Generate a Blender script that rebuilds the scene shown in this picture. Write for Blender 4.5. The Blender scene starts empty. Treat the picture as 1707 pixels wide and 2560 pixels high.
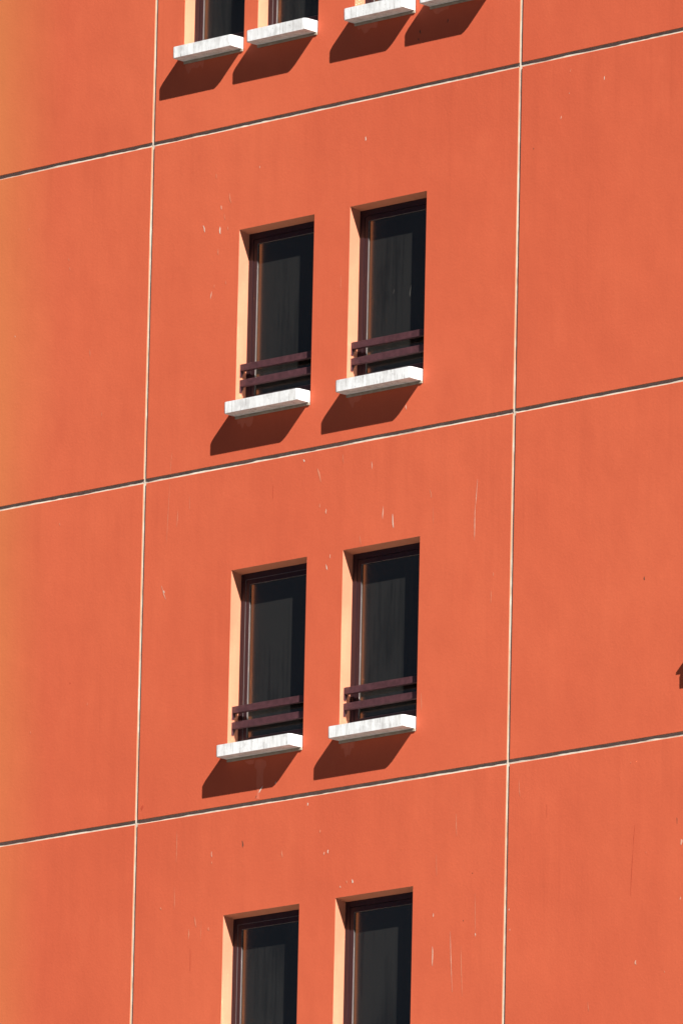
import bpy, bmesh, math, random
from mathutils import Vector, Matrix, noise

scene = bpy.context.scene
rng = random.Random(7)
# dried runs on the outside of the two upper panes: x, z, x, z, width
SMEARS = {1.079: [(1.800, 1.300, 1.812, 1.240, 0.016, 'g')],
          2.388: [(2.985, 1.340, 2.972, 1.235, 0.018, 'g'), (2.790, 1.330, 2.776, 1.290, 0.009, 'g')]}

# ------------------------------------------------------------------ camera
# facade plane is Y = 0 (outside is -Y), X runs along the facade, Z is up, 3 m between floor joints
YAW, PITCH, ROLL = -0.7609, 0.2194, 0.0214
FOCAL_PX, DIST, AIM_X, AIM_Z = 29245.4, 99.241, 2.3612, -0.5765
fwd = Vector((math.sin(YAW) * math.cos(PITCH), math.cos(YAW) * math.cos(PITCH), math.sin(PITCH)))
rgt = Vector((math.cos(YAW), -math.sin(YAW), 0.0))
upv = rgt.cross(fwd)
r2 = rgt * math.cos(ROLL) + upv * math.sin(ROLL)
u2 = -rgt * math.sin(ROLL) + upv * math.cos(ROLL)
cam_data = bpy.data.cameras.new("camera")
cam = bpy.data.objects.new("camera", cam_data)
scene.collection.objects.link(cam)
loc = Vector((AIM_X, 0.0, AIM_Z)) - fwd * DIST
M = Matrix((r2, u2, -fwd)).transposed().to_4x4()
M.translation = loc
cam.matrix_world = M
cam_data.sensor_fit = 'VERTICAL'
cam_data.sensor_height = 36.0
cam_data.lens = FOCAL_PX / 2560.0 * 36.0
cam_data.clip_start = 1.0
cam_data.clip_end = 6000.0
scene.camera = cam

# ------------------------------------------------------------------ sky, sun, exposure
TO_SUN = Vector((2.08, -1.0, 2.05)).normalized()
SUN_EL = math.asin(TO_SUN.z)
SUN_AZ = math.atan2(TO_SUN.x, TO_SUN.y)          # clockwise from +Y
world = bpy.data.worlds.new("World")
scene.world = world
world.use_nodes = True
wn = world.node_tree.nodes
sky = wn.new("ShaderNodeTexSky")
sky.sky_type = 'NISHITA'
sky.sun_disc = False
sky.sun_elevation = SUN_EL
sky.sun_rotation = SUN_AZ
sky.air_density = 0.10
sky.dust_density = 0.1
sky.ozone_density = 1.0
world.node_tree.links.new(sky.outputs[0], wn["Background"].inputs[0])
wn["Background"].inputs[1].default_value = 0.05

sun_data = bpy.data.lights.new("sun", 'SUN')
sun_data.energy = 5.0
sun_data.angle = math.radians(0.5)
sun_data.color = (1.0, 0.945, 0.87)
sun = bpy.data.objects.new("sun", sun_data)
scene.collection.objects.link(sun)
sun.rotation_euler = TO_SUN.to_track_quat('Z', 'Y').to_euler()
sun.location = (30, -20, 40)

scene.view_settings.view_transform = 'Standard'
scene.view_settings.look = 'None'
scene.view_settings.gamma = 1.0
scene.view_settings.use_curve_mapping = False
scene.view_settings.exposure = 1.225
# the low sun mirrors off the panes onto the reveals: keep that light path unblurred and unclamped
scene.cycles.caustics_reflective = True
scene.cycles.blur_glossy = 0.0
scene.cycles.sample_clamp_indirect = 0.0
scene.cycles.max_bounces = 8


# ------------------------------------------------------------------ material helpers
class G:
    """small node-graph helper"""
    def __init__(self, name):
        self.m = bpy.data.materials.new(name)
        self.m.use_nodes = True
        self.t = self.m.node_tree
        self.b = self.t.nodes["Principled BSDF"]
        self.pos = self.t.nodes.new("ShaderNodeNewGeometry").outputs["Position"]

    def node(self, kind, **kw):
        n = self.t.nodes.new(kind)
        for k, v in kw.items():
            setattr(n, k, v)
        return n

    def link(self, a, b):
        self.t.links.new(a, b)

    def val(self, sock, v):
        if isinstance(v, (int, float, tuple)):
            sock.default_value = v
        else:
            self.link(v, sock)

    def scaled(self, s, off=(0, 0, 0)):
        n = self.node("ShaderNodeMapping")
        self.link(self.pos, n.inputs[0])
        n.inputs["Scale"].default_value = s
        n.inputs["Location"].default_value = off
        return n.outputs[0]

    def noise(self, s, detail=4.0, rough=0.55, off=(0, 0, 0)):
        n = self.node("ShaderNodeTexNoise")
        self.link(self.scaled(s, off), n.inputs["Vector"])
        n.inputs["Scale"].default_value = 1.0
        n.inputs["Detail"].default_value = detail
        n.inputs["Roughness"].default_value = rough
        return n.outputs["Fac"]

    def ramp(self, v, a, b, lo=0.0, hi=1.0):
        n = self.node("ShaderNodeMapRange", clamp=True)
        self.link(v, n.inputs[0])
        for i, x in enumerate((a, b, lo, hi)):
            n.inputs[i + 1].default_value = x
        return n.outputs[0]

    def math(self, op, a, b=0.0):
        n = self.node("ShaderNodeMath", operation=op)
        self.val(n.inputs[0], a)
        self.val(n.inputs[1], b)
        return n.outputs[0]

    def mix(self, f, a, b, mode='MIX'):
        n = self.node("ShaderNodeMix", data_type='RGBA', blend_type=mode)
        self.val(n.inputs[0], f)
        for i, v in ((6, a), (7, b)):
            self.val(n.inputs[i], v + (1.0,) if isinstance(v, tuple) and len(v) == 3 else v)
        return n.outputs[2]

    def bump(self, h, dist, strength=1.0, prev=None):
        n = self.node("ShaderNodeBump")
        self.link(h, n.inputs["Height"])
        n.inputs["Distance"].default_value = dist
        n.inputs["Strength"].default_value = strength
        if prev is not None:
            self.link(prev, n.inputs["Normal"])
        return n.outputs[0]

    def out(self, color, rough=0.6, spec=0.3, normal=None, ior=1.45):
        self.val(self.b.inputs["Base Color"], color + (1.0,) if isinstance(color, tuple) and len(color) == 3 else color)
        self.val(self.b.inputs["Roughness"], rough)
        self.b.inputs["Specular IOR Level"].default_value = spec
        self.b.inputs["IOR"].default_value = ior
        if normal is not None:
            self.link(normal, self.b.inputs["Normal"])
        return self.m


def paint_material(name, base, light, dark, edge_tint):
    """sun-bleached masonry paint with rain streaks, mottling and a faint roller texture"""
    g = G(name)
    low = g.noise((0.55, 0.55, 0.38), 5.0, 0.55)
    mid = g.noise((2.6, 2.6, 1.6), 5.0, 0.6, (3.1, 0, 7.7))
    streak = g.noise((9.0, 9.0, 0.42), 5.0, 0.62, (11.0, 0, 2.0))
    thin = g.noise((34.0, 34.0, 0.8), 3.0, 0.6, (5.0, 0, 9.0))
    fine = g.noise((48.0, 48.0, 44.0), 4.0, 0.65)
    big = g.noise((0.24, 0.24, 0.20), 3.0, 0.5, (8.0, 0, 3.0))
    where = g.ramp(g.noise((1.3, 1.3, 0.45), 4.0, 0.6, (21.0, 0, 13.0)), 0.42, 0.66)
    c = g.mix(g.ramp(big, 0.34, 0.66, 0.0, 1.0), dark, light)
    c = g.mix(g.ramp(low, 0.30, 0.70, 0.0, 0.55), c, base)
    c = g.mix(g.ramp(mid, 0.48, 0.72, 0.0, 0.40), c, tuple(v * 0.93 for v in dark))
    c = g.mix(g.ramp(mid, 0.46, 0.28, 0.0, 0.35), c, tuple(min(1, v * 1.05) for v in light))
    c = g.mix(g.math('MULTIPLY', where, g.ramp(streak, 0.50, 0.74, 0.0, 0.34)), c, tuple(v * 0.84 for v in dark))
    c = g.mix(g.math('MULTIPLY', where, g.ramp(streak, 0.44, 0.27, 0.0, 0.24)), c, tuple(min(1, v * 1.06) for v in light))
    c = g.mix(g.math('MULTIPLY', where, g.ramp(thin, 0.58, 0.74, 0.0, 0.30)), c, tuple(v * 0.80 for v in dark))
    c = g.mix(g.math('MULTIPLY', where, g.ramp(thin, 0.36, 0.24, 0.0, 0.30)), c, tuple(v * 1.12 for v in light))
    c = g.mix(g.ramp(fine, 0.34, 0.68, 0.0, 0.17), c, tuple(v * 0.80 for v in dark))
    # rain wash that starts at each floor joint and at the window heads and thins out below
    sep = g.node("ShaderNodeSeparateXYZ")
    g.link(g.pos, sep.inputs[0])
    fl = g.math('FRACT', g.math('DIVIDE', g.math('ADD', sep.outputs[2], 30.0), 3.0))
    wash = g.math('MULTIPLY', g.ramp(fl, 0.55, 1.0), g.ramp(g.noise((5.0, 5.0, 0.10), 4.0, 0.7, (2, 0, 4)), 0.50, 0.72))
    c = g.mix(g.math('MULTIPLY', wash, 0.30), c, tuple(v * 0.80 for v in dark))
    if edge_tint:
        # colour shifts to yellow towards the left end of the facade
        wob = g.math('MULTIPLY', g.math('SUBTRACT', g.noise((0.9, 0.9, 0.5), 3.0), 0.5), 0.5)
        xx = g.math('ADD', sep.outputs[0], wob)
        yel = g.math('POWER', g.ramp(xx, -1.05, -2.0), 1.5)
        c = g.mix(g.math('MULTIPLY', yel, 0.80), c, edge_tint)
    nrm = g.bump(g.noise((0.9, 0.9, 0.9), 2.0), 0.010)
    nrm = g.bump(g.noise((7.0, 7.0, 5.0), 3.0, 0.5, (4, 4, 4)), 0.0016, 1.0, nrm)
    nrm = g.bump(fine, 0.0010, 1.0, nrm)
    return g.out(c, 0.7, 0.15, nrm)


ORANGE = (0.560, 0.114, 0.0535)
M_PAINT = paint_material("orange_masonry_paint", ORANGE, (0.585, 0.128, 0.061), (0.520, 0.098, 0.048), (0.545, 0.185, 0.062))
M_REVEAL_LIT = paint_material("reveal_paint_lit", (0.56, 0.226, 0.138), (0.58, 0.245, 0.152), (0.53, 0.200, 0.116), None)  # wall paint made paler: sunlight bounced off the panes is put into the colour


def sill_material():
    g = G("white_concrete")
    sep = g.node("ShaderNodeSeparateXYZ")
    g.link(g.pos, sep.inputs[0])
    streak = g.noise((24.0, 12.0, 2.6), 6.0, 0.72)
    blot = g.noise((9.0, 9.0, 9.0), 5.0, 0.6, (1, 2, 3))
    crack = g.noise((150.0, 30.0, 5.0), 3.0, 0.6, (7, 0, 1))
    speck = g.noise((75.0, 60.0, 45.0), 2.0, 0.5)
    c = g.mix(g.ramp(streak, 0.44, 0.70, 0.0, 0.62), (0.745, 0.77, 0.79), (0.42, 0.42, 0.41))
    c = g.mix(g.ramp(blot, 0.50, 0.70, 0.0, 0.60), c, (0.44, 0.445, 0.45))
    c = g.mix(g.ramp(crack, 0.62, 0.68, 0.0, 0.85), c, (0.20, 0.18, 0.16))
    c = g.mix(g.ramp(speck, 0.69, 0.74, 0.0, 0.9), c, (0.10, 0.085, 0.075))
    nrm = g.bump(blot, 0.003)
    nrm = g.bump(speck, 0.001, 1.0, nrm)
    return g.out(c, 0.8, 0.2, nrm)


M_SILL = sill_material()


def plain(name, col, var, rough, spec, scale=(20, 20, 3), bump=0.0006):
    g = G(name)
    n1 = g.noise(scale, 4.0, 0.6)
    n2 = g.noise(tuple(s * 5 for s in scale), 3.0, 0.6, (3, 1, 2))
    c = g.mix(g.ramp(n1, 0.35, 0.68), tuple(v * (1 - var) for v in col), tuple(min(1, v * (1 + var)) for v in col))
    c = g.mix(g.ramp(n2, 0.62, 0.76, 0.0, 0.5), c, tuple(min(1, v * (1 + 2.2 * var) + 0.01) for v in col))
    return g.out(c, rough, spec, g.bump(n1, bump))


M_MORTAR = plain("grey_mortar", (0.34, 0.29, 0.235), 0.15, 0.9, 0.1, (18, 18, 18), 0.004)
M_FRAME = plain("maroon_aluminium", (0.030, 0.0125, 0.016), 0.16, 0.45, 0.3, (40, 40, 1.2), 0.0003)
M_RAIL = plain("maroon_painted_steel", (0.070, 0.028, 0.033), 0.26, 0.45, 0.4, (30, 30, 30), 0.0004)
M_BEAD = plain("pale_glazing_bead", (0.15, 0.135, 0.135), 0.15, 0.4, 0.5, (30, 30, 4), 0.0003)
M_SEAL = plain("cream_sealant", (0.42, 0.375, 0.315), 0.12, 0.75, 0.25, (14, 14, 14), 0.002)
M_CORE = plain("raw_concrete", (0.30, 0.29, 0.27), 0.1, 0.9, 0.1, (2, 2, 2), 0.004)
M_SMEAR = plain("dried_dirt", (0.060, 0.058, 0.054), 0.2, 0.8, 0.1, (60, 60, 60))
M_CHIP = {
    'w': plain("bare_plaster", (0.62, 0.50, 0.42), 0.10, 0.85, 0.1, (60, 60, 60)),
    'p': plain("scraped_paint", (0.61, 0.33, 0.245), 0.10, 0.85, 0.1, (60, 60, 60)),
    'f': plain("faint_scrape", (0.59, 0.205, 0.122), 0.06, 0.8, 0.1, (60, 60, 60)),
    'r': plain("dark_red_stain", (0.44, 0.070, 0.036), 0.06, 0.7, 0.1, (60, 60, 60)),
    'd': plain("dark_chip", (0.13, 0.065, 0.045), 0.15, 0.8, 0.1, (60, 60, 60)),
    's': plain("water_stain", (0.58, 0.148, 0.086), 0.05, 0.8, 0.1, (20, 20, 6)),
}


def glass_material():
    """dark tinted double glazing with a film of rain-streaked dust on the outside"""
    g = G("tinted_glass")
    drip = g.noise((30.0, 30.0, 1.1), 5.0, 0.68)
    film = g.noise((2.0, 2.0, 1.1), 5.0, 0.6, (3, 0, 5))
    f = g.math('MULTIPLY', g.ramp(drip, 0.34, 0.70, 0.35, 1.45), g.ramp(film, 0.34, 0.68, 0.45, 1.6))
    rnd = g.node("ShaderNodeObjectInfo").outputs["Random"]
    f = g.math('MULTIPLY', f, g.ramp(rnd, 0.0, 1.0, 0.70, 1.35))
    c = g.mix(f, (0.0055, 0.0055, 0.0055), (0.0175, 0.0173, 0.0165))
    m = g.out(c, 0.16, 0.5, None, 2.1)
    g.b.inputs["Specular Tint"].default_value = (1.0, 0.76, 0.48, 1.0)      # warm tint to take the blue out of the reflected sky
    return m


M_GLASS = glass_material()


def ground_material(name, dark, light):
    g = G(name)
    n = g.noise((0.25, 0.25, 0.25), 6.0, 0.6)
    c = g.mix(n, dark, light)
    return g.out(c, 0.9, 0.2, g.bump(n, 0.02))


# ------------------------------------------------------------------ mesh helpers
def link_mesh(name, verts, faces, mats, parent=None, mat_idx=None, smooth=False):
    me = bpy.data.meshes.new(name)
    me.from_pydata([tuple(v) for v in verts], [], faces)
    for m in (mats if isinstance(mats, (list, tuple)) else [mats]):
        me.materials.append(m)
    if mat_idx:
        me.polygons.foreach_set("material_index", mat_idx)
    if smooth:
        me.polygons.foreach_set("use_smooth", [True] * len(me.polygons))
    me.update()
    ob = bpy.data.objects.new(name, me)
    scene.collection.objects.link(ob)
    if parent is not None:
        ob.parent = parent
    return ob


def bm_object(name, bm, mats, parent=None):
    bmesh.ops.recalc_face_normals(bm, faces=bm.faces)
    me = bpy.data.meshes.new(name)
    bm.to_mesh(me)
    bm.free()
    for m in (mats if isinstance(mats, (list, tuple)) else [mats]):
        me.materials.append(m)
    ob = bpy.data.objects.new(name, me)
    scene.collection.objects.link(ob)
    if parent is not None:
        ob.parent = parent
    return ob


def bm_box(bm, x0, x1, y0, y1, z0, z1, bevel=0.0):
    vs = [bm.verts.new((x, y, z)) for x in (x0, x1) for y in (y0, y1) for z in (z0, z1)]
    fs = [(0, 1, 3, 2), (4, 6, 7, 5), (0, 4, 5, 1), (2, 3, 7, 6), (0, 2, 6, 4), (1, 5, 7, 3)]
    faces = [bm.faces.new([vs[i] for i in f]) for f in fs]
    if bevel:
        edges = list({e for f in faces for e in f.edges})
        bmesh.ops.bevel(bm, geom=edges, offset=bevel, segments=2, affect='EDGES', profile=0.5)


def bm_ring(bm, x0, x1, z0, z1, w, y0, y1):
    """rectangular frame, mitred, front at y0, back at y1"""
    o = [(x0, z0), (x1, z0), (x1, z1), (x0, z1)]
    i = [(x0 + w, z0 + w), (x1 - w, z0 + w), (x1 - w, z1 - w), (x0 + w, z1 - w)]
    vo = [[bm.verts.new((p[0], y, p[1])) for p in o] for y in (y0, y1)]
    vi = [[bm.verts.new((p[0], y, p[1])) for p in i] for y in (y0, y1)]
    for k in range(4):
        n = (k + 1) % 4
        bm.faces.new((vo[0][k], vo[0][n], vi[0][n], vi[0][k]))
        bm.faces.new((vo[1][k], vi[1][k], vi[1][n], vo[1][n]))
        bm.faces.new((vo[0][k], vo[1][k], vo[1][n], vo[0][n]))
        bm.faces.new((vi[0][k], vi[0][n], vi[1][n], vi[1][k]))


def sliver_mesh(items, depth):
    """thin tapering marks lying on a surface"""
    V, F = [], []
    for (xa, za, xb, zb, w, _) in items:
        L = math.hypot(xb - xa, zb - za)
        n = max(4, min(16, int(L / 0.02)))
        dx, dz = (xb - xa) / L, (zb - za) / L
        left, right = [], []
        y = depth - 0.0012 - 0.0003 * rng.random()
        for i in range(n + 1):
            t = i / n
            hw = 0.48 * w * math.sin(math.pi * min(0.97, max(0.03, t))) ** 0.7 * (0.55 + 0.6 * rng.random())
            off = 0.18 * w * math.sin(t * 5 + xa * 9)
            px, pz = xa + (xb - xa) * t - dz * off, za + (zb - za) * t + dx * off
            left.append((px - dz * hw, y, pz + dx * hw))
            right.append((px + dz * hw, y, pz - dx * hw))
        b0 = len(V)
        V += left + right
        for i in range(n):
            F.append((b0 + i, b0 + i + 1, b0 + n + 2 + i, b0 + n + 1 + i))
    return V, F


# ------------------------------------------------------------------ ground and building root
PITCH_X, PITCH_Z = 4.3192, 3.0
GAP_X, GAP_Z = 0.033, 0.0405
GROUND_Z = -23.8
GX = [(-PITCH_X + GAP_X, 0.0), (GAP_X, PITCH_X), (PITCH_X + GAP_X, 2 * PITCH_X)]

ground = link_mesh("ground", [(-3000, -3000, GROUND_Z), (3000, -3000, GROUND_Z), (3000, 3000, GROUND_Z), (-3000, 3000, GROUND_Z)],
                   [(0, 1, 2, 3)], ground_material("asphalt", (0.038, 0.037, 0.036), (0.058, 0.056, 0.054)))
ground["kind"] = "structure"
bm = bmesh.new()
bm_box(bm, -40.0, 45.0, -19.0, 30.0, GROUND_Z + 0.002, GROUND_Z + 0.14, 0.01)
bounce_pavement = bm_object("bounce_pavement", bm, ground_material("pale_bounce_paving", (0.25, 0.235, 0.205), (0.37, 0.35, 0.31)))  # unseen pale strip, added to bounce sunlight up onto the sill undersides
bounce_pavement["kind"] = "structure"

building = bpy.data.objects.new("apartment_building", None)
building.empty_display_size = 2.0
building.location = (PITCH_X / 2, 6.0, GROUND_Z)
scene.collection.objects.link(building)
building["label"] = "tall orange panel-clad building with white sills and dark maroon-framed windows"
building["category"] = "building"
ROOT = building
INV = Matrix.Translation(-Vector(building.location))


def to_root(ob, parent=None):
    """parent keeping world position (the root is only translated)"""
    ob.parent = parent or ROOT
    if parent is None:
        ob.location = Vector(ob.location) - Vector(ROOT.location)
    return ob


# body of the building behind the cladding, then plain cladding above and below the modelled floors
bm = bmesh.new()
bm_box(bm, -PITCH_X + 0.05, 2 * PITCH_X - 0.02, 0.19, 12.0, GROUND_Z + 0.13, 9.2)
to_root(bm_object("structural_core", bm, M_CORE))
for z0, z1 in ((GROUND_Z + 0.13, -6.0), (6.0 + GAP_Z, 9.4)):
    bm = bmesh.new()
    bm_box(bm, -PITCH_X + GAP_X, 2 * PITCH_X, 0.0, 0.18, z0, z1, 0.004)
    to_root(bm_object("facade_cladding", bm, M_PAINT))

# ------------------------------------------------------------------ openings (absolute X, Z relative to the floor joint)
TALL_X = ((1.079, 1.968), (2.388, 3.279))
SMALL_X = ((0.359, 1.079), (1.241, 1.961), (2.391, 3.109), (3.272, 3.990))
TALL = dict(sill=0.437, head=2.089)
SMALL = dict(sill=0.703, head=2.089)
CH = 0.003       # arris on the top and right-hand panel edges


def panel(x0, x1, z0, z1, openings):
    """one precast cladding panel: chamfered edges, returns into the joints, and lined window reveals"""
    V, F, MI = [], [], []

    def v(x, y, z):
        V.append((x, y, z))
        return len(V) - 1

    def q(pts, m):
        F.append([v(*p) for p in pts])
        MI.append(m)

    ax0, ax1, az0, az1 = x0, x1 - CH, z0, z1 - CH
    xs = sorted({ax0, ax1} | {o[k] for o in openings for k in (0, 1)})
    zs = sorted({az0, az1} | {o[k] for o in openings for k in (2, 3)})
    for i in range(len(xs) - 1):
        for j in range(len(zs) - 1):
            cx, cz = (xs[i] + xs[i + 1]) / 2, (zs[j] + zs[j + 1]) / 2
            if any(o[0] < cx < o[1] and o[2] < cz < o[3] for o in openings):
                continue
            q([(xs[i], 0, zs[j]), (xs[i + 1], 0, zs[j]), (xs[i + 1], 0, zs[j + 1]), (xs[i], 0, zs[j + 1])], 0)
    D = 0.18
    inn = [(ax0, az0), (ax1, az0), (ax1, az1), (ax0, az1)]
    out = [(x0, z0), (x1, z0), (x1, z1), (x0, z1)]
    for k in range(4):
        n = (k + 1) % 4
        a, b, c, d = inn[k], inn[n], out[n], out[k]
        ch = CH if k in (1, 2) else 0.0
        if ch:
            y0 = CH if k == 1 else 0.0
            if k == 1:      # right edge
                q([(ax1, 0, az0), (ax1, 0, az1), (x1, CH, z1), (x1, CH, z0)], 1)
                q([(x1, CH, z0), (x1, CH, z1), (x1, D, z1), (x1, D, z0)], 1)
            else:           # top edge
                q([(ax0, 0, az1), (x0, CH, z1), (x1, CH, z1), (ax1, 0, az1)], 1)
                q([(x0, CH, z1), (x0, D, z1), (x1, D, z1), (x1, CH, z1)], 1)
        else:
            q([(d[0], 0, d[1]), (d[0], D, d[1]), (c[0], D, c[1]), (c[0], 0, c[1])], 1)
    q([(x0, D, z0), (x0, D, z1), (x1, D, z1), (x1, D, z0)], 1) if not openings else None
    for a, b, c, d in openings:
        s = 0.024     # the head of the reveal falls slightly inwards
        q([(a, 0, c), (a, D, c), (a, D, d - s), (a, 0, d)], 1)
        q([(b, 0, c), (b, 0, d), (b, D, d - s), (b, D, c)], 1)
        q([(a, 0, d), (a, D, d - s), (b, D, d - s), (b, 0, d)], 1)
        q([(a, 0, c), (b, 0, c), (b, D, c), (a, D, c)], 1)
    ob = link_mesh("wall_panel", V, F, [M_PAINT, M_REVEAL_LIT], None, MI)
    return to_root(ob)


# ------------------------------------------------------------------ windows
def make_sill(x0, x1, z, parent, cap=False):
    bm = bmesh.new()
    xl, xr, yf, yb, r, th = x0 + 0.003, x1 - 0.014, -0.149, 0.121, 0.024, 0.100
    pts = [(xl, yb), (xr, yb)]
    for k in range(7):
        t = math.radians(90 * k / 6)
        pts.append((xr - r + r * math.cos(t), yf + r - r * math.sin(t)))
    for k in range(7):
        t = math.radians(90 + 90 * k / 6)
        pts.append((xl + r + r * math.cos(t), yf + r - r * math.sin(t)))
    lo = [bm.verts.new((p[0], p[1], z)) for p in pts]
    hi = [bm.verts.new((p[0], p[1], z + th + (0.006 if p[1] > 0 else 0.0))) for p in pts]
    n = len(pts)
    bm.faces.new(lo)
    top = bm.faces.new(list(reversed(hi)))
    for k in range(n):
        f = bm.faces.new((lo[k], hi[k], hi[(k + 1) % n], lo[(k + 1) % n]))
        f.smooth = 2 <= k < n - 1 and k not in (8,)
    edges = [e for e in bm.edges if (all(v in hi for v in e.verts) or all(v in lo for v in e.verts))]
    bmesh.ops.bevel(bm, geom=edges, offset=0.006, segments=2, affect='EDGES', profile=0.5)
    ob = bm_object("sill", bm, M_SILL, parent)
    bm = bmesh.new()
    bm_box(bm, x0 + 0.006, x1 - 0.008, -0.010, 0.12, z - 0.024, z - 0.001, 0.003)
    bm_object("mortar_bed", bm, M_MORTAR, parent)
    if cap:
        bm = bmesh.new()
        bm_box(bm, xl - 0.036, xl + 0.30, yf + 0.006, yf + 0.10, z + th + 0.007, z + th + 0.030, 0.003)
        bm_object("sill_cap", bm, M_SILL, parent)
    return ob


def make_window(x0, x1, base, kind, rails, pale_gap=False, cap=False, label=None):
    """outer frame is the window mesh itself; sash, bead, pane, sill and guard rails hang below it"""
    zs = base + kind['sill']
    z0, z1 = zs + 0.104, base + kind['head'] - 0.0185
    bm = bmesh.new()
    bm_ring(bm, x0 + 0.001, x1 - 0.001, z0, z1, 0.050, 0.124, 0.178)
    win = to_root(bm_object("window", bm, M_FRAME))
    if label:
        win["label"] = label
    inv = Vector(ROOT.location)

    def sub(name, b, mat):
        ob = bm_object(name, b, mat, win)
        return ob
    bm = bmesh.new()
    bm_ring(bm, x0 + 0.055, x1 - 0.055, z0 + 0.054, z1 - 0.054, 0.040, 0.129, 0.172)
    sub("sash", bm, M_FRAME)
    bm = bmesh.new()
    bm_ring(bm, x0 + 0.0955, x1 - 0.0955, z0 + 0.0945, z1 - 0.0945, 0.0020, 0.131, 0.168)
    sub("glazing_bead", bm, M_BEAD)
    if pale_gap:
        bm = bmesh.new()
        bm_ring(bm, x0 + 0.0515, x1 - 0.0515, z0 + 0.0505, z1 - 0.0505, 0.0032, 0.127, 0.16)
        sub("frame_gasket", bm, M_BEAD)
    bm = bmesh.new()
    bm_box(bm, x0 + 0.099, x1 - 0.099, 0.1425, 0.150, z0 + 0.098, z1 - 0.098)
    sub("pane", bm, M_GLASS)
    if base == 0.0 and x0 in SMEARS:
        V, F = sliver_mesh(SMEARS[x0], 0.1425)
        sm = link_mesh("glass_smear", V, F, M_SMEAR, win)
        sm["kind"] = "stuff"
    make_sill(x0, x1, zs, win, cap)
    if rails:
        for zr in (0.413, 0.276):
            bm = bmesh.new()
            bm_box(bm, x0 + 0.0065, x1 - 0.0065, 0.049, 0.090, zs + zr - 0.003, zs + zr + 0.056, 0.002)
            sag = 0.0025 * (rng.random() - 0.5)      # hand-fixed, so never quite level
            for v in bm.verts:
                v.co.z += sag * (1 if v.co.x > (x0 + x1) / 2 else -1)
            sub("guard_rail", bm, M_RAIL)
            for xa, xb in ((x0 + 0.0008, x0 + 0.006), (x1 - 0.006, x1 - 0.0008)):
                bm = bmesh.new()
                za, zb = zs + zr - 0.056, zs + zr + 0.054
                prof = [(0.046, za), (0.066, za), (0.092, za + 0.05), (0.092, zb), (0.046, zb)]
                A = [bm.verts.new((xa, p[0], p[1])) for p in prof]
                B = [bm.verts.new((xb, p[0], p[1])) for p in prof]
                bm.faces.new(A)
                bm.faces.new(list(reversed(B)))
                for k in range(5):
                    bm.faces.new((A[k], B[k], B[(k + 1) % 5], A[(k + 1) % 5]))
                sub("rail_bracket", bm, M_RAIL)
    return win


for col, (px0, px1) in enumerate(GX):
    for fl in (1, 0, -1, -2):
        base = fl * PITCH_Z
        ops, todo = [], []
        if col == 1 and fl == 1:
            for k, (a, b) in enumerate(SMALL_X):
                ops.append((a, b, base + SMALL['sill'] - 0.025, base + SMALL['head']))
                todo.append((a, b, base, SMALL, False, k in (1,)))
        elif col == 1:
            for k, (a, b) in enumerate(TALL_X):
                ops.append((a, b, base + TALL['sill'] - 0.025, base + TALL['head']))
                todo.append((a, b, base, TALL, True, (fl, k) in ((-1, 0), (-2, 0))))
        elif col == 2 and fl == -1:
            a, b = 6.520, 7.240
            ops.append((a, b, base + SMALL['sill'] - 0.025, base + SMALL['head']))
            todo.append((a, b, base, SMALL, False, False))
        panel(px0, px1, base + GAP_Z, base + PITCH_Z, ops)
        for t in todo:
            lab = "small window without guard rails, just above a floor joint" if t[3] is SMALL else None
            make_window(*t[:5], pale_gap=t[5], cap=(col == 2), label=lab)


# ------------------------------------------------------------------ sealant in the joints
def sealant(length, horiz, fixed, start, seed):
    """a hand-tooled bead: its depth wanders along the joint and it is thicker here and there"""
    gap = GAP_Z if horiz else GAP_X
    step, rows = 0.02, 8
    n = int(length / step) + 1
    V, F = [], []
    for i in range(n + 1):
        s = min(i * step, length)
        wav = 0.0026 * noise.noise(Vector((s * 1.3, seed, 0.0))) + 0.0016 * noise.noise(Vector((s * 6.0, seed, 4.0))) \
            + 0.0009 * noise.noise(Vector((s * 21.0, seed, 8.0)))
        lump = max(0.0, noise.noise(Vector((s * 0.8, seed, 12.0))) - 0.05) * 0.018
        for j in range(rows + 1):
            t = j / rows
            w = -0.004 + (gap + 0.008) * t
            y = (0.0150 if horiz else 0.0135) + wav - 0.002 * math.sin(math.pi * t) * 0.5
            near = max(0.0, 1.0 - t / 0.42)
            fil = max(0.0, 1.0 - max(0.0, t - 0.09) / max(0.16, 0.31 + 0.38 * noise.noise(Vector((s * 3.3, seed, 30.0))) + 0.26 * noise.noise(Vector((s * 14.0, seed, 34.0)))))
            amt = 0.62 + 0.95 * noise.noise(Vector((s * 2.1, seed, 20.0))) + 0.80 * noise.noise(Vector((s * 9.0, seed, 24.0)))
            y -= (0.0088 if horiz else 0.0074) * fil ** 1.3 * min(1.1, max(0.12, amt))
            rough = 0.6 + 0.8 * noise.noise(Vector((s * 16.0, seed, t * 3.0)))
            y -= min(0.0065, lump * near * max(0.2, rough))
            V.append((start + s, y, fixed + w) if horiz else (fixed + w, y, start + s))
    for i in range(n):
        for j in range(rows):
            a = i * (rows + 1) + j
            F.append((a, a + rows + 1, a + rows + 2, a + 1) if horiz else (a, a + 1, a + rows + 2, a + rows + 1))
    return to_root(link_mesh("joint_sealant", V, F, M_SEAL, None, None, True))


for k, z in enumerate((-6.0, -3.0, 0.0, 3.0, 6.0)):
    for c, (px0, px1) in enumerate(GX):
        sealant(px1 - px0 + 0.003, True, z, px0 - 0.0015, 3.7 * k + 1.3 * c + 0.5)
for c in (0, 1):
    sealant(12.04, False, c * PITCH_X, -6.0, 50.0 + 7.3 * c)

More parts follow.
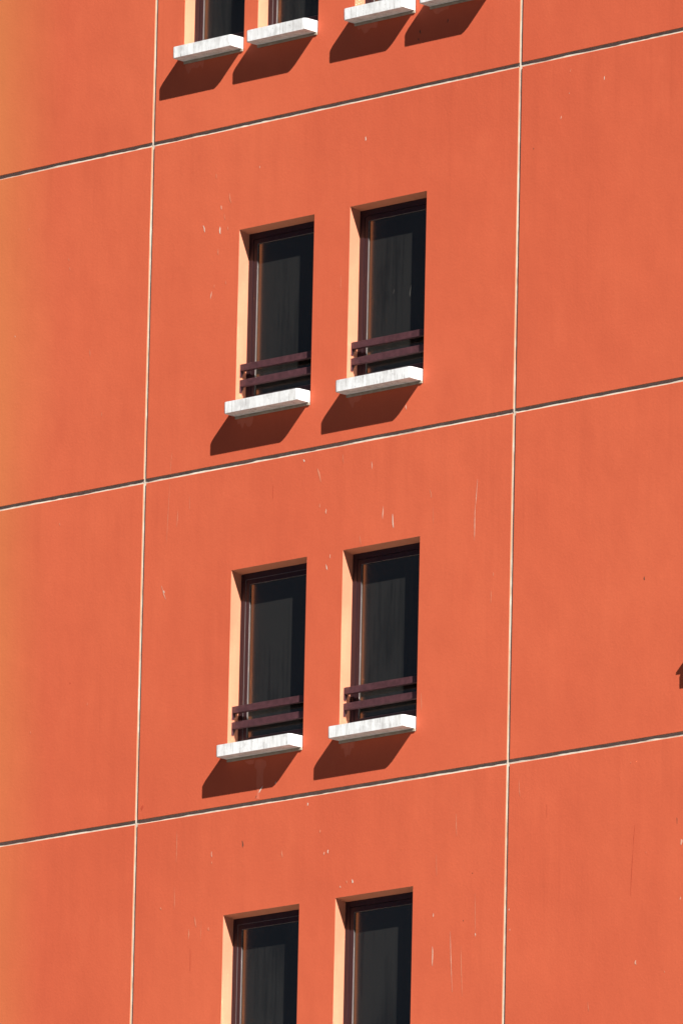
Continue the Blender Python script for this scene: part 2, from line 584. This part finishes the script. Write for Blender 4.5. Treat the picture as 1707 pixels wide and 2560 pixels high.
# ------------------------------------------------------------------ scrapes, chips and stains on the paint (x, z, x, z, width, tone)
CHIPS = [
    (0.784, 2.634, 0.793, 2.591, 0.0093, 'f'),
    (1.303, 2.623, 1.307, 2.598, 0.0109, 'p'),
    (0.949, 2.437, 0.973, 2.339, 0.0156, 'f'),
    (0.852, 2.340, 0.863, 2.303, 0.0125, 'p'),
    (0.891, 2.263, 0.909, 2.196, 0.0078, 'f'),
    (0.644, 2.196, 0.668, 2.133, 0.0187, 'w'),
    (0.843, 2.153, 0.853, 2.087, 0.0202, 'w'),
    (0.938, 2.144, 0.944, 2.108, 0.0093, 'f'),
    (0.827, 1.961, 0.836, 1.901, 0.0125, 'f'),
    (0.795, 1.648, 0.793, 1.619, 0.0093, 'f'),
    (0.927, 1.663, 0.936, 1.627, 0.0093, 'f'),
    (0.762, 1.594, 0.755, 1.525, 0.0140, 'p'),
    (2.297, 1.501, 2.298, 1.362, 0.0062, 'f'),
    (0.334, 0.229, 0.319, 0.024, 0.0065, 'f'),
    (0.321, -0.025, 0.295, -0.568, 0.0065, 'f'),
    (0.426, -0.294, 0.414, -0.438, 0.0081, 'f'),
    (0.559, -0.191, 0.563, -0.313, 0.0065, 'f'),
    (1.905, -0.053, 1.914, -0.079, 0.0146, 'w'),
    (2.067, -0.154, 2.119, -0.282, 0.0194, 'f'),
    (2.178, -0.524, 2.184, -0.567, 0.0194, 'p'),
    (2.103, -0.466, 2.109, -0.503, 0.0113, 'f'),
    (2.238, -0.927, 2.242, -0.964, 0.0113, 'p'),
    (2.192, -1.011, 2.213, -1.059, 0.0129, 'w'),
    (0.246, -0.935, 0.303, -1.066, 0.0081, 'p'),
    (0.277, -0.978, 0.285, -1.005, 0.0113, 'w'),
    (1.550, -0.220, 1.554, -0.354, 0.0049, 'r'),
    (2.363, -0.070, 2.376, -0.162, 0.0065, 'f'),
    (2.702, -0.184, 2.708, -0.253, 0.0112, 'p'),
    (2.845, -0.592, 2.845, -0.705, 0.0126, 'p'),
    (2.955, -0.674, 2.972, -0.800, 0.0126, 'w'),
    (3.386, -0.523, 3.406, -0.603, 0.0112, 'f'),
    (3.424, -0.677, 3.432, -0.832, 0.0056, 'f'),
    (3.931, -0.512, 3.909, -0.744, 0.0084, 'p'),
    (3.908, -0.734, 3.904, -1.035, 0.0098, 'p'),
    (4.128, -1.336, 4.129, -1.372, 0.0084, 'f'),
    (4.105, -1.486, 4.108, -1.598, 0.0084, 'f'),
    (3.329, -2.262, 3.336, -2.416, 0.0084, 'f'),
    (2.581, -0.808, 2.598, -0.904, 0.0070, 'f'),
    (1.510, -2.838, 1.467, -2.899, 0.0144, 'w'),
    (1.428, -2.943, 1.440, -2.915, 0.0108, 'd'),
    (1.284, -3.288, 1.292, -3.348, 0.0162, 'd'),
    (0.510, -3.110, 0.505, -3.389, 0.0072, 'f'),
    (0.494, -3.600, 0.497, -3.800, 0.0072, 'f'),
    (0.921, -3.338, 0.928, -3.392, 0.0108, 'p'),
    (0.929, -3.425, 0.930, -3.452, 0.0108, 'f'),
    (1.752, -3.428, 1.758, -3.495, 0.0162, 'f'),
    (2.041, -3.051, 2.042, -3.078, 0.0162, 'w'),
    (2.191, -3.302, 2.195, -3.329, 0.0162, 'f'),
    (2.245, -3.499, 2.246, -3.526, 0.0162, 'p'),
    (2.289, -3.485, 2.290, -3.518, 0.0162, 'w'),
    (2.581, -3.772, 2.582, -3.807, 0.0180, 'w'),
    (2.514, -3.773, 2.516, -3.800, 0.0144, 'f'),
    (2.440, -3.811, 2.444, -3.831, 0.0126, 'p'),
    (0.736, -3.880, 0.764, -3.983, 0.0108, 'f'),
    (0.674, -3.986, 0.677, -4.072, 0.0162, 'f'),
    (0.906, -3.992, 0.911, -4.026, 0.0126, 'f'),
    (0.819, -3.929, 0.820, -4.115, 0.0054, 'f'),
    (0.698, -4.154, 0.705, -4.367, 0.0045, 'r'),
    (0.335, -3.755, 0.340, -3.782, 0.0144, 'f'),
    (0.081, -2.838, 0.082, -2.881, 0.0287, 'r'),
    (1.665, -2.823, 1.657, -2.845, 0.0108, 'w'),
    (4.908, 2.891, 4.901, 2.859, 0.0096, 'f'),
    (5.293, 2.762, 5.287, 2.730, 0.0128, 'w'),
    (4.894, 2.683, 4.898, 2.674, 0.0096, 'p'),
    (4.809, 2.497, 4.803, 2.468, 0.0112, 'p'),
    (4.500, 2.269, 4.500, 2.255, 0.0096, 'd'),
    (4.462, -3.148, 4.475, -3.293, 0.0099, 'f'),
    (4.780, -3.391, 4.782, -3.503, 0.0043, 'r'),
    (5.767, -3.681, 5.751, -3.862, 0.0043, 'r'),
    (5.751, -3.862, 5.729, -4.273, 0.0057, 'r'),
    (6.229, -3.676, 6.233, -3.734, 0.0071, 'd'),
    (6.280, -3.863, 6.284, -3.914, 0.0255, 'p'),
    (6.279, -4.346, 6.281, -4.369, 0.0170, 'p'),
    (5.795, -4.820, 5.801, -4.858, 0.0213, 'p'),
    (6.115, -4.941, 6.119, -4.961, 0.0113, 'f'),
    (5.276, -5.111, 5.288, -5.193, 0.0057, 'f'),
    (5.710, -3.148, 5.711, -3.160, 0.0085, 'f'),
    (5.895, -3.924, 5.895, -3.935, 0.0085, 'f'),
    (-0.981, 2.153, -0.980, 2.127, 0.0085, 'f'),
    (-0.969, 2.073, -0.963, 2.039, 0.0102, 'f'),
    (-0.699, 1.294, -0.686, 1.227, 0.0068, 'f'),
    (-0.530, 0.714, -0.527, 0.669, 0.0068, 'f'),
    (-1.621, 1.555, -1.620, 1.539, 0.0119, 'p'),
    (-1.483, 2.504, -1.486, 2.478, 0.0085, 'f'),
    (-0.833, -1.647, -0.824, -1.661, 0.0119, 'r'),
    (-0.612, -1.851, -0.611, -1.877, 0.0085, 'f'),
    (-1.299, -2.021, -1.294, -2.044, 0.0085, 'f'),
    (-1.010, -0.205, -1.003, -0.238, 0.0068, 'f'),
    (3.538, -3.667, 3.550, -3.859, 0.0055, 'f'),
    (3.517, -4.170, 3.520, -4.202, 0.0088, 'w'),
    (3.514, -4.451, 3.522, -4.618, 0.0176, 'p'),
    (3.714, -4.346, 3.750, -4.865, 0.0077, 'p'),
    (3.839, -4.479, 3.863, -4.917, 0.0088, 'f'),
    (3.990, -4.045, 3.999, -4.394, 0.0066, 'f'),
    (3.999, -4.390, 4.001, -4.420, 0.0099, 'w'),
    (4.375, -4.227, 4.377, -4.247, 0.0077, 'w'),
    (4.389, -4.399, 4.389, -4.416, 0.0088, 'w'),
    (3.757, -3.351, 3.767, -3.543, 0.0088, 'f'),
    (3.951, -3.874, 3.957, -3.883, 0.0066, 'd'),
    (3.860, -4.265, 3.863, -4.276, 0.0077, 'd'),
    (5.827, -1.600, 5.830, -1.631, 0.0150, 'd'),
    (2.556, 2.681, 2.550, 2.643, 0.0188, 'w'),
    (3.087, 0.253, 3.091, 0.210, 0.0150, 'p'),
    (3.482, 3.563, 3.483, 3.528, 0.0211, 'd'),
    (3.163, 3.522, 3.167, 3.479, 0.0141, 'd'),
    (3.148, 3.450, 3.149, 3.422, 0.0141, 'd'),
]
for tone, nm in (('w', "bare_plaster_chips"), ('p', "scraped_paint_marks"), ('f', "faint_scrape_marks"), ('r', "dark_red_drips"), ('d', "dark_chips")):
    V, F = sliver_mesh([c for c in CHIPS if c[5] == tone], 0.0)
    ob = to_root(link_mesh(nm, V, F, M_CHIP[tone]))
    ob["kind"] = "stuff"

STAIN = [[[1.425, -2.605], [1.489, -2.608], [1.541, -2.632], [1.546, -2.673], [1.518, -2.703], [1.51, -2.751], [1.515, -2.822], [1.471, -2.855],
          [1.466, -2.899], [1.475, -2.954], [1.436, -2.945], [1.447, -2.885], [1.432, -2.812], [1.435, -2.695], [1.408, -2.668], [1.413, -2.621]],
         [[1.287, -2.602], [1.345, -2.598], [1.406, -2.602], [1.394, -2.638], [1.34, -2.636], [1.307, -2.616]]]
for sx, sz in ((1.10, 0.411), (2.41, 0.411), (2.41, -2.589), (0.375, 3.677), (2.42, 3.677), (3.30, 3.677)):
    w, h = 0.10 + 0.16 * rng.random(), 0.05 + 0.06 * rng.random()
    STAIN.append([[sx + w * t, sz] for t in (0.0, 0.5, 1.0)]
                 + [[sx + w * (1.0 - t), sz - h * (0.35 + 0.9 * rng.random()) * math.sin(math.pi * (0.12 + 0.8 * t)) ** 0.6] for t in (0.06, 0.2, 0.35, 0.5, 0.65, 0.8, 0.93)])
V, F = [], []
for P in STAIN:
    b0 = len(V)
    V += [(x, -0.0008, z) for x, z in P]
    F.append(list(range(b0, b0 + len(P))))
st = to_root(link_mesh("water_stain", V, F, M_CHIP['s']))
st["kind"] = "stuff"
